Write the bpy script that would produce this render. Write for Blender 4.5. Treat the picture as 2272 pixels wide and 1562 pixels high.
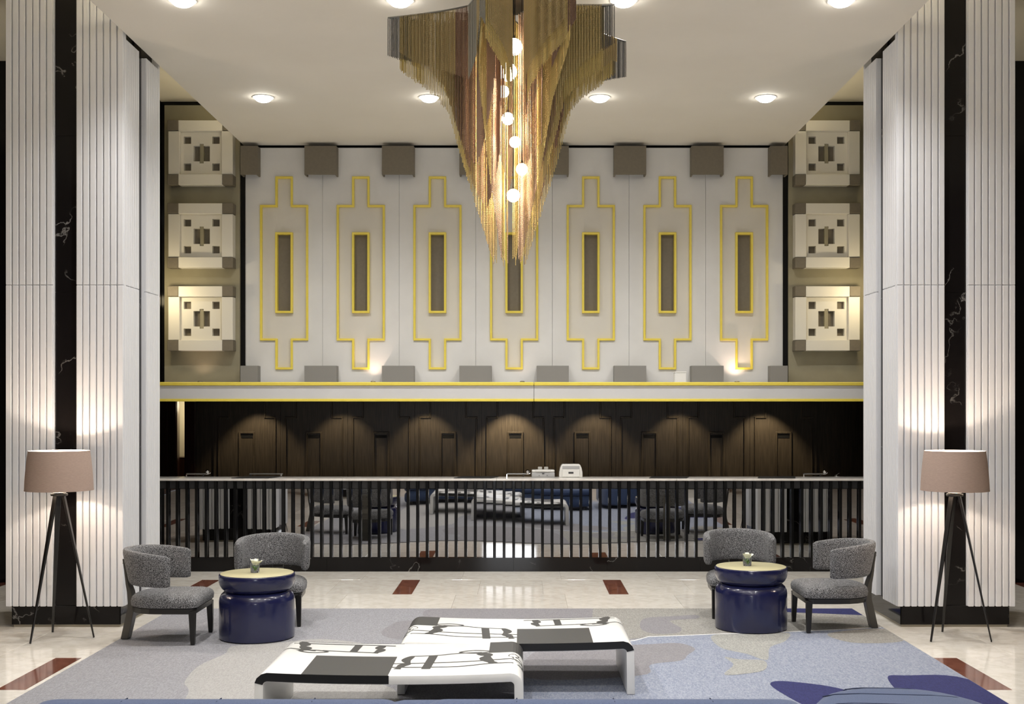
import bpy, bmesh, math, random
from mathutils import Vector, Matrix, noise
random.seed(7)
PI = math.pi
for o in list(bpy.data.objects): bpy.data.objects.remove(o)
sc = bpy.context.scene
C = sc.collection

# ------------------------------------------------------------------ camera
F = 2600.0
cam_d = bpy.data.cameras.new('camera'); cam = bpy.data.objects.new('camera', cam_d); C.objects.link(cam)
cam.location = (0.107, 0.0, 1.9); cam.rotation_euler = (PI/2, 0, 0)
cam_d.sensor_width = 36.0; cam_d.lens = F*36.0/2272.0
cam_d.shift_x = -24.0/2272.0; cam_d.shift_y = 126.0/2272.0
cam_d.clip_start = 0.05; cam_d.clip_end = 100
sc.camera = cam
# ------------------------------------------------------------------ world, light, exposure
w = bpy.data.worlds.new('world'); sc.world = w; w.use_nodes = True
w.node_tree.nodes['Background'].inputs[0].default_value = (0.9, 0.92, 1.0, 1)
w.node_tree.nodes['Background'].inputs[1].default_value = 0.3
sc.view_settings.view_transform = 'Standard'; sc.view_settings.look = 'None'
sc.view_settings.exposure = 0.46; sc.view_settings.gamma = 1.0
sc.view_settings.use_curve_mapping = False

DOWN_W = 190.0       # each ceiling downlight
WINDOW_W = 60.0     # daylight through the glazed entrance behind the camera
COVE_FILL = 9.0  # glow of the unseen strips added to brighten the aisle ceilings
LAMP_W = 22.0
SCONCE_W = 7.0
ALCOVE_W = 30.0

def lamp(kind, name, loc, energy, color=(1, 1, 1), rot=(0, 0, 0), **kw):
    d = bpy.data.lights.new(name, kind); d.energy = energy; d.color = color
    for k, v in kw.items(): setattr(d, k, v)
    o = bpy.data.objects.new(name, d); C.objects.link(o); o.location = loc; o.rotation_euler = rot
    return o
lamp('AREA', 'entrance_daylight', (-.25, -3.85, 1.35), WINDOW_W, (0.93, 0.96, 1.0), (PI/2, 0, 0), shape='RECTANGLE', size=1.4, size_y=2.3)

# ------------------------------------------------------------------ materials
def nt(name):
    m = bpy.data.materials.new(name); m.use_nodes = True
    return m, m.node_tree, m.node_tree.nodes['Principled BSDF']
def node(t, kind, **kw):
    n = t.nodes.new(kind)
    for k, v in kw.items(): setattr(n, k, v)
    return n
def col(c): return (c[0], c[1], c[2], 1)
def srgb(r, g, b):
    f = lambda u: (u/255/12.92) if u/255 <= .04045 else ((u/255+.055)/1.055)**2.4
    return (f(r), f(g), f(b))
def mat(name, c, rough=.5, metal=0, c2=None, scale=8, detail=4, bump=0, bscale=None, spec=.5, lo=.35, hi=.65, stretch=(1, 1, 1), coat=0, sheen=0):
    m, t, p = nt(name); L = t.links
    p.inputs['Base Color'].default_value = col(c); p.inputs['Roughness'].default_value = rough
    p.inputs['Metallic'].default_value = metal; p.inputs['Specular IOR Level'].default_value = spec
    if coat: p.inputs['Coat Weight'].default_value = coat; p.inputs['Coat Roughness'].default_value = .06
    if sheen: p.inputs['Sheen Weight'].default_value = sheen
    if c2 or bump:
        tc = node(t, 'ShaderNodeTexCoord'); mp = node(t, 'ShaderNodeMapping'); mp.inputs['Scale'].default_value = stretch
        L.new(tc.outputs['Object'], mp.inputs[0])
        if c2:
            n = node(t, 'ShaderNodeTexNoise'); n.inputs['Scale'].default_value = scale; n.inputs['Detail'].default_value = detail
            r = node(t, 'ShaderNodeValToRGB'); r.color_ramp.elements[0].position = lo; r.color_ramp.elements[1].position = hi
            r.color_ramp.elements[0].color = col(c); r.color_ramp.elements[1].color = col(c2)
            L.new(mp.outputs[0], n.inputs['Vector']); L.new(n.outputs['Fac'], r.inputs[0]); L.new(r.outputs[0], p.inputs['Base Color'])
        if bump:
            n2 = node(t, 'ShaderNodeTexNoise'); n2.inputs['Scale'].default_value = bscale or scale*4; n2.inputs['Detail'].default_value = 3
            b = node(t, 'ShaderNodeBump'); b.inputs['Strength'].default_value = bump; b.inputs['Distance'].default_value = .01
            L.new(mp.outputs[0], n2.inputs['Vector']); L.new(n2.outputs['Fac'], b.inputs['Height']); L.new(b.outputs[0], p.inputs['Normal'])
    return m
def emit(name, c, s):
    m, t, p = nt(name)
    p.inputs['Base Color'].default_value = col(c); p.inputs['Emission Color'].default_value = col(c); p.inputs['Emission Strength'].default_value = s
    return m
def black_marble(name):
    m, t, p = nt(name); L = t.links
    p.inputs['Roughness'].default_value = .09; p.inputs['Specular IOR Level'].default_value = .25
    tc = node(t, 'ShaderNodeTexCoord')
    oi = node(t, 'ShaderNodeObjectInfo'); ad = node(t, 'ShaderNodeVectorMath', operation='ADD')
    sc_ = node(t, 'ShaderNodeMath', operation='MULTIPLY'); sc_.inputs[1].default_value = 37
    L.new(oi.outputs['Random'], sc_.inputs[0]); L.new(tc.outputs['Object'], ad.inputs[0]); L.new(sc_.outputs[0], ad.inputs[1])
    n = node(t, 'ShaderNodeTexNoise'); n.inputs['Scale'].default_value = 2.0; n.inputs['Detail'].default_value = 9; n.inputs['Distortion'].default_value = .25
    L.new(ad.outputs[0], n.inputs['Vector'])
    s = node(t, 'ShaderNodeMath', operation='SUBTRACT'); s.inputs[1].default_value = .5
    a = node(t, 'ShaderNodeMath', operation='ABSOLUTE'); L.new(n.outputs['Fac'], s.inputs[0]); L.new(s.outputs[0], a.inputs[0])
    r = node(t, 'ShaderNodeValToRGB'); r.color_ramp.elements[0].position = 0; r.color_ramp.elements[1].position = .006
    r.color_ramp.elements[0].color = (.22, .21, .2, 1); r.color_ramp.elements[1].color = (.008, .007, .007, 1)
    L.new(a.outputs[0], r.inputs[0])
    n2 = node(t, 'ShaderNodeTexNoise'); n2.inputs['Scale'].default_value = 3.1; L.new(ad.outputs[0], n2.inputs['Vector'])
    r2 = node(t, 'ShaderNodeValToRGB'); r2.color_ramp.elements[0].position = .5; r2.color_ramp.elements[1].position = .62
    L.new(n2.outputs['Fac'], r2.inputs[0])
    mx = node(t, 'ShaderNodeMix', data_type='RGBA'); mx.inputs[6].default_value = (.008, .007, .007, 1)
    L.new(r2.outputs[0], mx.inputs[0]); L.new(r.outputs[0], mx.inputs[7]); L.new(mx.outputs[2], p.inputs['Base Color'])
    return m
def floor_marble(name, base, vein, speck, rough=.1):
    m, t, p = nt(name); L = t.links
    p.inputs['Roughness'].default_value = rough
    tc = node(t, 'ShaderNodeTexCoord'); oi = node(t, 'ShaderNodeObjectInfo')
    n = node(t, 'ShaderNodeTexNoise'); n.inputs['Scale'].default_value = 9; n.inputs['Detail'].default_value = 8; n.inputs['Distortion'].default_value = .8
    r = node(t, 'ShaderNodeValToRGB'); r.color_ramp.elements[0].position = .33; r.color_ramp.elements[1].position = .6
    r.color_ramp.elements[0].color = col(vein); r.color_ramp.elements[1].color = col(base)
    v = node(t, 'ShaderNodeTexVoronoi'); v.inputs['Scale'].default_value = 42
    r2 = node(t, 'ShaderNodeValToRGB'); r2.color_ramp.elements[0].position = .06; r2.color_ramp.elements[1].position = .16
    r2.color_ramp.elements[0].color = col(speck); r2.color_ramp.elements[1].color = (1, 1, 1, 1)
    mx = node(t, 'ShaderNodeMix', data_type='RGBA', blend_type='MULTIPLY'); mx.inputs[0].default_value = .8
    hv = node(t, 'ShaderNodeHueSaturation')
    ma = node(t, 'ShaderNodeMapRange'); ma.inputs[3].default_value = .9; ma.inputs[4].default_value = 1.04
    L.new(oi.outputs['Random'], ma.inputs[0]); L.new(ma.outputs[0], hv.inputs['Value'])
    L.new(tc.outputs['Object'], n.inputs['Vector']); L.new(tc.outputs['Object'], v.inputs['Vector'])
    L.new(n.outputs['Fac'], r.inputs[0]); L.new(v.outputs['Distance'], r2.inputs[0])
    L.new(r.outputs[0], mx.inputs[6]); L.new(r2.outputs[0], mx.inputs[7]); L.new(mx.outputs[2], hv.inputs['Color']); L.new(hv.outputs[0], p.inputs['Base Color'])
    return m
def chain_mat(name, c):
    m, t, p = nt(name); L = t.links
    p.inputs['Metallic'].default_value = .15; p.inputs['Roughness'].default_value = .42
    tc = node(t, 'ShaderNodeTexCoord'); sp = node(t, 'ShaderNodeSeparateXYZ'); L.new(tc.outputs['Object'], sp.inputs[0])
    mu = node(t, 'ShaderNodeMath', operation='MULTIPLY'); mu.inputs[1].default_value = 2*PI/.0075; L.new(sp.outputs['Z'], mu.inputs[0])
    si = node(t, 'ShaderNodeMath', operation='SINE'); L.new(mu.outputs[0], si.inputs[0])
    mr = node(t, 'ShaderNodeMapRange'); mr.inputs[1].default_value = -1; mr.inputs[2].default_value = .4
    L.new(si.outputs[0], mr.inputs[0])
    mx = node(t, 'ShaderNodeMix', data_type='RGBA'); mx.inputs[6].default_value = (c[0]*.55, c[1]*.52, c[2]*.48, 1); mx.inputs[7].default_value = col(c)
    L.new(mr.outputs[0], mx.inputs[0]); L.new(mx.outputs[2], p.inputs['Base Color'])
    b = node(t, 'ShaderNodeBump'); b.inputs['Strength'].default_value = .8; b.inputs['Distance'].default_value = .003
    L.new(si.outputs[0], b.inputs['Height']); L.new(b.outputs[0], p.inputs['Normal'])
    return m
def shade_mat(name, c):
    m, t, p = nt(name); L = t.links
    p.inputs['Roughness'].default_value = .9
    tc = node(t, 'ShaderNodeTexCoord'); mp = node(t, 'ShaderNodeMapping'); mp.inputs['Scale'].default_value = (40, 40, 260)
    n = node(t, 'ShaderNodeTexNoise'); n.inputs['Scale'].default_value = 1; n.inputs['Detail'].default_value = 2
    r = node(t, 'ShaderNodeValToRGB'); r.color_ramp.elements[0].color = (c[0]*.8, c[1]*.8, c[2]*.8, 1); r.color_ramp.elements[1].color = (c[0]*1.15, c[1]*1.15, c[2]*1.15, 1)
    L.new(tc.outputs['Object'], mp.inputs[0]); L.new(mp.outputs[0], n.inputs['Vector']); L.new(n.outputs['Fac'], r.inputs[0]); L.new(r.outputs[0], p.inputs['Base Color'])
    tr = node(t, 'ShaderNodeBsdfTranslucent'); tr.inputs[0].default_value = (.5, .3, .22, 1)
    mx = node(t, 'ShaderNodeMixShader'); mx.inputs[0].default_value = .12
    out = t.nodes['Material Output']; L.new(p.outputs[0], mx.inputs[1]); L.new(tr.outputs[0], mx.inputs[2]); L.new(mx.outputs[0], out.inputs[0])
    return m
def wood(name, c, c2, rough=.35):
    return mat(name, c, rough, c2=c2, scale=6, detail=8, stretch=(9, 9, .6), bump=.08, bscale=30, lo=.3, hi=.75)
def glass(name, tint=(1, 1, 1)):
    m, t, p = nt(name)
    p.inputs['Base Color'].default_value = col(tint); p.inputs['Roughness'].default_value = .02
    p.inputs['Transmission Weight'].default_value = 1; p.inputs['IOR'].default_value = 1.35
    return m

M = dict(
    white=mat('white_lacquer', (.785, .79, .815), .42, c2=(.75, .755, .78), scale=1.5),
    ceiling=mat('ceiling_paint', (.80, .76, .68), .8, c2=(.77, .73, .65), scale=1.2),
    aisle=mat('aisle_ceiling_paint', (.80, .74, .58), .8),
    wallw=mat('white_wall_paint', (.73, .725, .705), .6, c2=(.69, .685, .665), scale=3, bump=.03, bscale=140),
    inset=mat('cream_inset_paint', (.70, .67, .60), .65, c2=(.67, .64, .57), scale=3),
    taupe=mat('taupe_paint', (.19, .165, .12), .6, c2=(.175, .15, .11), scale=30),
    taupe_wall=mat('taupe_wall_paint', (.33, .30, .20), .6, c2=(.30, .27, .18), scale=5),
    relief=mat('cream_relief_paint', (.78, .75, .66), .5),
    yellow=mat('yellow_lacquer', (.82, .66, .09), .35, c2=(.84, .69, .11), scale=20),
    fascia=mat('fascia_paint', (.66, .66, .67), .45, c2=(.62, .62, .63), scale=2),
    boxgrey=mat('grey_box_paint', (.25, .24, .22), .6),
    black=mat('black_gloss', (.006, .006, .006), .12, spec=.25),
    blackm=mat('black_matt', (.010, .009, .008), .5, spec=.25),
    marble=black_marble('black_marble'),
    floor=floor_marble('cream_marble', (.80, .765, .70), (.70, .655, .58), (.72, .66, .58)),
    red=floor_marble('red_marble', (.20, .078, .052), (.11, .04, .028), (.6, .5, .45)),
    strip=mat('plinth_strip', (.38, .34, .26), .4),
    wood=wood('dark_walnut', (.040, .029, .018), (.080, .060, .038)),
    wood2=wood('red_brown_wood', (.030, .010, .006), (.06, .022, .012), .3),
    wood3=wood('warm_wood', (.12, .05, .016), (.2, .09, .03), .3),
    mirror=mat('tinted_mirror', (.44, .44, .445), .015, 1),
    railm=mat('dark_leather', (.016, .016, .018), .55, c2=(.022, .022, .024), scale=40, bump=.2, bscale=150),
    steel=mat('brushed_steel', (.42, .42, .40), .3, 1),
    chrome=mat('chrome', (.82, .82, .82), .08, 1),
    counter=mat('counter_marble', (.78, .75, .70), .15, c2=(.60, .55, .50), scale=7, detail=9, lo=.45, hi=.8),
    plastic=mat('white_plastic', (.78, .77, .73), .35),
    plasticg=mat('grey_plastic', (.42, .42, .42), .4),
    dark=mat('dark_plastic', (.03, .03, .03), .4),
    tweed=mat('grey_tweed', (.012, .012, .013), .95, c2=(.34, .34, .35), scale=210, detail=3, lo=.45, hi=.60, bump=.5, bscale=260, sheen=.1),
    legs=mat('black_wood', (.010, .009, .008), .3),
    legm=mat('brushed_leg', (.10, .095, .085), .32, .6),
    navy=mat('navy_lacquer', (.010, .012, .055), .22, c2=(.013, .016, .065), scale=3, coat=.4),
    gold=mat('pale_gold_top', (.60, .55, .34), .35, .3, c2=(.56, .52, .32), scale=4),
    benchw=mat('bench_white', (.78, .78, .76), .32, c2=(.74, .74, .72), scale=3),
    benchk=mat('bench_charcoal', (.055, .055, .055), .4),
    benchb=mat('bench_black', (.012, .012, .012), .3),
    bencho=mat('bench_outside', (.50, .50, .48), .4, c2=(.42, .42, .40), scale=4),
    sofa=mat('blue_wool', (.030, .052, .12), .95, c2=(.05, .08, .165), scale=160, detail=2, bump=.3, bscale=220, sheen=.25),
    seam=mat('seam_thread', (.012, .02, .05), .9),
    shade=shade_mat('lamp_shade_linen', (.47, .35, .29)),
    shade_in=mat('lamp_shade_lining', (.85, .82, .78), .8),
    bulb=emit('warm_bulb', (1, .82, .6), 6),
    globe=emit('globe_glow', (1, .80, .55), 16),
    downl=emit('downlight_lens', (1, .97, .9), 22),
    cove=emit('added_cove_glow', (1, .86, .58), COVE_FILL),
    sconce=emit('sconce_glow', (1, .84, .55), 12),
    trimw=mat('white_trim', (.8, .8, .78), .4),
    glass=glass('clear_glass', (.97, .99, .98)),
    petal=mat('white_petal', (.82, .83, .72), .6),
    leaf=mat('green_leaf', (.10, .24, .04), .5),
    cream=mat('cream_back_room', (.85, .78, .58), .7),
    plaster=mat('plain_plaster', (.6, .57, .5), .8),
    ch_gun=chain_mat('chain_gunmetal', (.13, .13, .128)),
    ch_gry=chain_mat('chain_pewter', (.52, .51, .44)),
    ch_brz=chain_mat('chain_bronze', (.70, .55, .27)),
    ch_gld=chain_mat('chain_gold', (.88, .70, .27)),
    ch_brn=chain_mat('chain_brown', (.38, .235, .16)),
    ch_mve=chain_mat('chain_copper', (.55, .38, .28)),
)
def rugmat(name, c, c2):
    return mat(name, c, .98, c2=c2, scale=110, detail=3, stretch=(1, .3, 1), bump=.6, bscale=200, lo=.34, hi=.66)
RUG = dict(
    base=rugmat('rug_lavender', (0.228, 0.228, 0.247), (0.319, 0.319, 0.342)),
    light=rugmat('rug_pale_grey', (0.319, 0.312, 0.304), (0.395, 0.388, 0.380)),
    mauve=rugmat('rug_mauve', (0.205, 0.198, 0.213), (0.258, 0.251, 0.266)),
    beige=rugmat('rug_beige', (0.228, 0.220, 0.205), (0.334, 0.327, 0.304)),
    blue=rugmat('rug_blue', (0.190, 0.220, 0.296), (0.319, 0.342, 0.410)),
    cream=rugmat('rug_cream', (0.258, 0.262, 0.251), (0.380, 0.380, 0.357)),
    navy=rugmat('rug_navy', (0.017, 0.020, 0.091), (0.027, 0.030, 0.129)),
    line=rugmat('rug_white', (.65, .65, .65), (.75, .75, .75)),
)

# ------------------------------------------------------------------ mesh helpers
class MB:
    def __init__(s): s.v = []; s.f = []
    def box(s, x0, x1, y0, y1, z0, z1):
        b = len(s.v)
        s.v += [(x, y, z) for z in (z0, z1) for y in (y0, y1) for x in (x0, x1)]
        s.f += [tuple(b+i for i in q) for q in ((0, 2, 3, 1), (4, 5, 7, 6), (0, 1, 5, 4), (2, 6, 7, 3), (0, 4, 6, 2), (1, 3, 7, 5))]
        return s
    def prism(s, poly, z0, z1):
        b = len(s.v); n = len(poly)
        s.v += [(x, y, z0) for x, y in poly] + [(x, y, z1) for x, y in poly]
        s.f.append(tuple(b+i for i in range(n-1, -1, -1))); s.f.append(tuple(b+n+i for i in range(n)))
        for i in range(n): s.f.append((b+i, b+(i+1) % n, b+n+(i+1) % n, b+n+i))
        return s
    def loft(s, rings, cap=True, closed=True):
        b = len(s.v); n = len(rings[0])
        for r in rings: s.v += [tuple(p) for p in r]
        for i in range(len(rings)-1):
            for j in range(n if closed else n-1):
                k = (j+1) % n
                s.f.append((b+i*n+j, b+i*n+k, b+(i+1)*n+k, b+(i+1)*n+j))
        if cap:
            s.f.append(tuple(b+j for j in range(n-1, -1, -1))); e = b+(len(rings)-1)*n
            s.f.append(tuple(e+j for j in range(n)))
        return s
    def lathe(s, prof, n=40, cx=0, cy=0, cap=False):
        return s.loft([[(cx+r*math.cos(2*PI*j/n), cy+r*math.sin(2*PI*j/n), z) for j in range(n)] for r, z in prof], cap=cap)
    def bar(s, p, q, w0, d0, w1=None, d1=None, side=(1, 0, 0)):
        p = Vector(p); q = Vector(q); w1 = w0 if w1 is None else w1; d1 = d0 if d1 is None else d1
        ax = (q-p).normalized(); a = Vector(side); a = (a-ax*a.dot(ax)).normalized(); c = ax.cross(a)
        rings = []
        for pt, w_, d_ in ((p, w0, d0), (q, w1, d1)):
            rings.append([pt+a*(sx*w_/2)+c*(sy*d_/2) for sx, sy in ((-1, -1), (1, -1), (1, 1), (-1, 1))])
        return s.loft(rings)
    def tube(s, pts, r, n=8):
        pts = [Vector(p) for p in pts]; rings = []; up = Vector((0.123, 0.31, .94)).normalized()
        for i, p in enumerate(pts):
            t = (pts[min(i+1, len(pts)-1)]-pts[max(i-1, 0)]).normalized()
            a = t.cross(up).normalized(); c = t.cross(a); rr = r[i] if isinstance(r, (list, tuple)) else r
            rings.append([p+a*rr*math.cos(2*PI*j/n)+c*rr*math.sin(2*PI*j/n) for j in range(n)])
        return s.loft(rings)
    def grid(s, xs, zs, mask, y0, y1):
        """solid of the cells where mask(i, j); front face at y0, back at y1"""
        nx, nz = len(xs)-1, len(zs)-1
        on = lambda i, j: 0 <= i < nx and 0 <= j < nz and mask(i, j)
        idx = {}
        def V(i, j, y):
            k = (i, j, y)
            if k not in idx: idx[k] = len(s.v); s.v.append((xs[i], y, zs[j]))
            return idx[k]
        for i in range(nx):
            for j in range(nz):
                if not on(i, j): continue
                s.f.append((V(i, j, y0), V(i+1, j, y0), V(i+1, j+1, y0), V(i, j+1, y0)))
                s.f.append((V(i, j, y1), V(i, j+1, y1), V(i+1, j+1, y1), V(i+1, j, y1)))
                if not on(i-1, j): s.f.append((V(i, j, y0), V(i, j+1, y0), V(i, j+1, y1), V(i, j, y1)))
                if not on(i+1, j): s.f.append((V(i+1, j, y0), V(i+1, j, y1), V(i+1, j+1, y1), V(i+1, j+1, y0)))
                if not on(i, j-1): s.f.append((V(i, j, y0), V(i, j, y1), V(i+1, j, y1), V(i+1, j, y0)))
                if not on(i, j+1): s.f.append((V(i, j+1, y0), V(i+1, j+1, y0), V(i+1, j+1, y1), V(i, j+1, y1)))
        return s
    def mesh(s, name, m, smooth=False, bevel=0, segs=1, fix=True):
        me = bpy.data.meshes.new(name); me.from_pydata(s.v, [], s.f)
        if bevel or fix:
            bm = bmesh.new(); bm.from_mesh(me)
            if bevel:
                ed = [e for e in bm.edges if len(e.link_faces) == 2 and e.calc_face_angle(0) > .5]
                bmesh.ops.bevel(bm, geom=ed, offset=bevel, segments=segs, affect='EDGES', profile=.5, clamp_overlap=True)
            bmesh.ops.recalc_face_normals(bm, faces=bm.faces); bm.to_mesh(me); bm.free()
        me.materials.append(m)
        if smooth:
            me.polygons.foreach_set('use_smooth', [True]*len(me.polygons))
            try: me.set_sharp_from_angle(angle=.7)
            except Exception: pass
        me.update(); return me
    def build(s, name, m, parent=None, loc=(0, 0, 0), **kw):
        return link(name, s.mesh(name, m, **kw), parent, loc)
def link(name, me, parent=None, loc=(0, 0, 0), rot=(0, 0, 0), scale=None):
    o = bpy.data.objects.new(name, me); C.objects.link(o); o.parent = parent; o.location = loc; o.rotation_euler = rot
    if scale: o.scale = scale
    return o
def tag(o, label=None, cat=None, group=None, kind=None):
    if label: o['label'] = label
    if cat: o['category'] = cat
    if group: o['group'] = group
    if kind: o['kind'] = kind
    return o
def thing(name, label, cat, loc=(0, 0, 0), rz=0, group=None):
    o = bpy.data.objects.new(name, None); C.objects.link(o); o.location = loc; o.rotation_euler = (0, 0, rz); o.empty_display_size = .1
    return tag(o, label, cat, group)
def kids(o): return [c for c in bpy.data.objects if c.parent == o]
def copy_tree(o, parent=None):
    c = o.copy(); C.objects.link(c); c.parent = parent
    for ch in kids(o): copy_tree(ch, c)
    return c
def bx(name, m, x0, x1, y0, y1, z0, z1, parent=None, **kw): return MB().box(x0, x1, y0, y1, z0, z1).build(name, m, parent, **kw)
def sbox(name, m, *a, **kw): return tag(bx(name, m, *a, **kw), kind='structure')
KC = .9135
ORD = ['leftmost', 'second', 'third', 'fourth', 'fifth', 'sixth', 'seventh', 'eighth', 'ninth']
def nth(i, n):
    if i == 0: return 'leftmost'
    if i == n-1: return 'rightmost'
    return ORD[i]+' from left'

# ------------------------------------------------------------------ the room
YW = 14.44           # face of the white wall
ZC = 5.15            # main ceiling
floor = sbox('floor', M['floor'], -7.5, 7.5, -4.0, 17.5, -.2, -.008)
# tiles: rows 1.02 m deep, plain rows of 1.115 m slabs, inlay rows of three .675 slabs and a red marble strip
rows = [13.02-1.02*k for k in range(-1, 8)]
cache = {}
def tile(x0, x1, y0, y1, red=False):
    if x1 < -6.2 or x0 > 6.2: return
    if x0 > -3.1 and x1 < 3.1 and y1 < 10.95: return       # wholly under the rug
    k = (round(x1-x0, 3), round(y1-y0, 3), red)
    if k not in cache:
        a, b = (x1-x0)/2-.0013, (y1-y0)/2-.0013
        cache[k] = MB().box(-a, a, -b, b, -.008, 0).mesh('tile', M['red' if red else 'floor'], bevel=.001)
    link('inlay_tile' if red else 'tile', cache[k], floor, ((x0+x1)/2, (y0+y1)/2, 0))
for ri, y1 in enumerate(rows):
    y0 = y1-1.02
    if ri % 4 == 1:
        for k in range(-3, 4):
            c = -.02+(k+.5)*2.225
            tile(c-.1, c+.1, y0, y1, True)
            wdt = (2.225-.2)/3
            for j in range(3): tile(c+.1+j*wdt, c+.1+(j+1)*wdt, y0, y1)
    else:
        for k in range(-6, 7): tile(-.02+(k-.5)*1.1125, -.02+(k+.5)*1.1125, y0, y1)

ceil = sbox('ceiling', M['ceiling'], -3.335, 3.335, -4.0, YW+.02, ZC, ZC+.14)
for s_, n_ in ((-1, 'left'), (1, 'right')):
    sbox('ceiling_aisle_'+n_, M['aisle'], min(s_*3.0, s_*7.6), max(s_*3.0, s_*7.6), -4.0, 14.7, 5.70, 5.8)
    sbox('wall_'+n_, M['wood2'], min(s_*7.5, s_*7.6), max(s_*7.5, s_*7.6), -4.0, 14.7, 0, 5.7)
    # black glazed pier beside the reception
    x0, x1 = sorted((s_*4.365, s_*7.5))
    sbox('wall_pier_'+n_, M['black'], x0, x1, 12.8, 13.62, 0, 5.7)
    sbox('wall_return_'+n_, M['black'], min(s_*4.365, s_*4.5), max(s_*4.365, s_*4.5), 13.62, 14.6, 2.21, 5.7)
    # unseen warm strip added on the dropped ceiling's top edge to light the aisle
    cv = thing('added_cove_fill', 'unseen warm fill strip added on the upper edge of the dropped ceiling, %s side' % n_, 'light strip', (s_*3.24, 6, ZC+.14))
    MB().box(-.02, .02, -9, 8.3, 0, .02).build('strip', M['cove'], cv)
    MB().box(-.045 if s_ > 0 else .03, -.03 if s_ > 0 else .045, -9, 8.3, 0, .04).build('channel', M['steel'], cv)
sbox('wall_front', M['wood3'], -7.5, 7.5, -4.1, -4.0, 0, 5.7)
sbox('window_1', M['glass'], -.95, .45, -3.98, -3.96, .2, 2.5)

# ---- back wall
sbox('wall_back', M['black'], -4.36, 4.36, YW+.06, YW+.2, 2.206, 5.7)
wall = sbox('wall_center', M['wallw'], -3.31, 3.31, YW+.0598, YW+.0599, 2.206, 5.115)
P = .944
def motif_panel(x, w0, w1, full=True):
    """one white wall board with its cross-shaped inset, yellow frame and taupe niche"""
    zb, zt = 2.206, 5.115
    if not full:
        MB().box(x+w0, x+w1, YW, YW+.06, zb, zt).build('wall_board', M['wallw'], wall); return
    h, t = .297, .108
    xs = [x+w0, x-h, x-t, x+t, x+h, x+w1]; zs = [zb, 2.383, 2.739, 3.078, 4.072, 4.410, 4.761, zt]
    def inside(i, j):
        if i in (1, 3): return 2 <= j <= 4
        if i == 2: return 1 <= j <= 5
        return False
    MB().grid(xs, zs, lambda i, j: not inside(i, j), YW, YW+.06).build('wall_board', M['wallw'], wall)
    MB().grid(xs, zs, lambda i, j: inside(i, j) and not (i == 2 and j == 3), YW+.018, YW+.06).build('inset_board', M['inset'], wall)
    # yellow cross frame
    g = .027
    xs2 = [x-h, x-h+g, x-t, x-t+g, x+t-g, x+t, x+h-g, x+h]
    zs2 = [2.383, 2.383+g, 2.739, 2.739+g, 4.410-g, 4.410, 4.761-g, 4.761]
    def cross(i, j, e):
        X = (xs2[i]+xs2[i+1])/2-x; Z = (zs2[j]+zs2[j+1])/2
        return (abs(X) < h-e and 2.739+e < Z < 4.410-e) or (abs(X) < t-e and 2.383+e < Z < 4.761-e)
    MB().grid(xs2, zs2, lambda i, j: cross(i, j, 0) and not cross(i, j, g*.99), YW-.024, YW+.03).build('yellow_frame', M['yellow'], wall, bevel=.004)
    ni = MB().box(x-t, x+t, YW+.05, YW+.06, 3.078, 4.072).build('niche', M['taupe'], wall)
    xs3 = [x-t, x-t+g, x+t-g, x+t]; zs3 = [3.078, 3.078+g, 4.072-g, 4.072]
    MB().grid(xs3, zs3, lambda i, j: not (i == 1 and j == 1), YW-.03, YW+.05).build('niche_frame', M['yellow'], ni, bevel=.004)
for k in range(-3, 4): motif_panel(k*P, -P/2+.0015, P/2-.0015)
MB().box(-3.31, -3.5*P-.0015, YW, YW+.0598, 2.206, 5.115).build('wall_board', M['wallw'], wall)
MB().box(3.5*P+.0015, 3.31, YW, YW+.0598, 2.206, 5.115).build('wall_board', M['wallw'], wall)
for s_, n_ in ((-1, 'left'), (1, 'right')):
    x0, x1 = sorted((s_*3.385, s_*4.315))
    sbox('wall_relief_'+n_, M['taupe_wall'], x0, x1, YW+.02, YW+.0595, 2.206, 5.645)

# ---- boxes on the white wall, top row and bottom row
def wall_box(xc, hw, z0, z1, label, group, open_bottom):
    t = thing('wall_box', label, 'wall box', (xc, YW, z0), 0, group); h = z1-z0; d = .16; g = .018
    m = M['taupe'] if open_bottom else M['boxgrey']
    bm = MB()
    bm.box(-hw, hw, -d, -d+g, 0, h); bm.box(-hw, -hw+g, -d+g, 0, 0, h); bm.box(hw-g, hw, -d+g, 0, 0, h)
    bm.box(-hw+g, hw-g, -d+g, 0, h-g, h)
    bm.build('shell', m, t)
    bx('baffle', M['blackm'], -hw+g, hw-g, -d+g, 0, .06, .07, t)
xs_box = [-3.23]+[(k+.5)*P for k in range(-3, 3)]+[3.23]
for i, xb in enumerate(xs_box):
    hw = .105 if i in (0, 7) else .195
    wall_box(xb, hw, 4.755, 5.105, 'taupe box under the ceiling on the white wall, '+nth(i, 8), 'boxes under the ceiling', True)
    wall_box(xb, hw, 2.207, 2.425, 'grey box standing behind the yellow ledge, '+nth(i, 8), 'boxes above the ledge', False)

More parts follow.
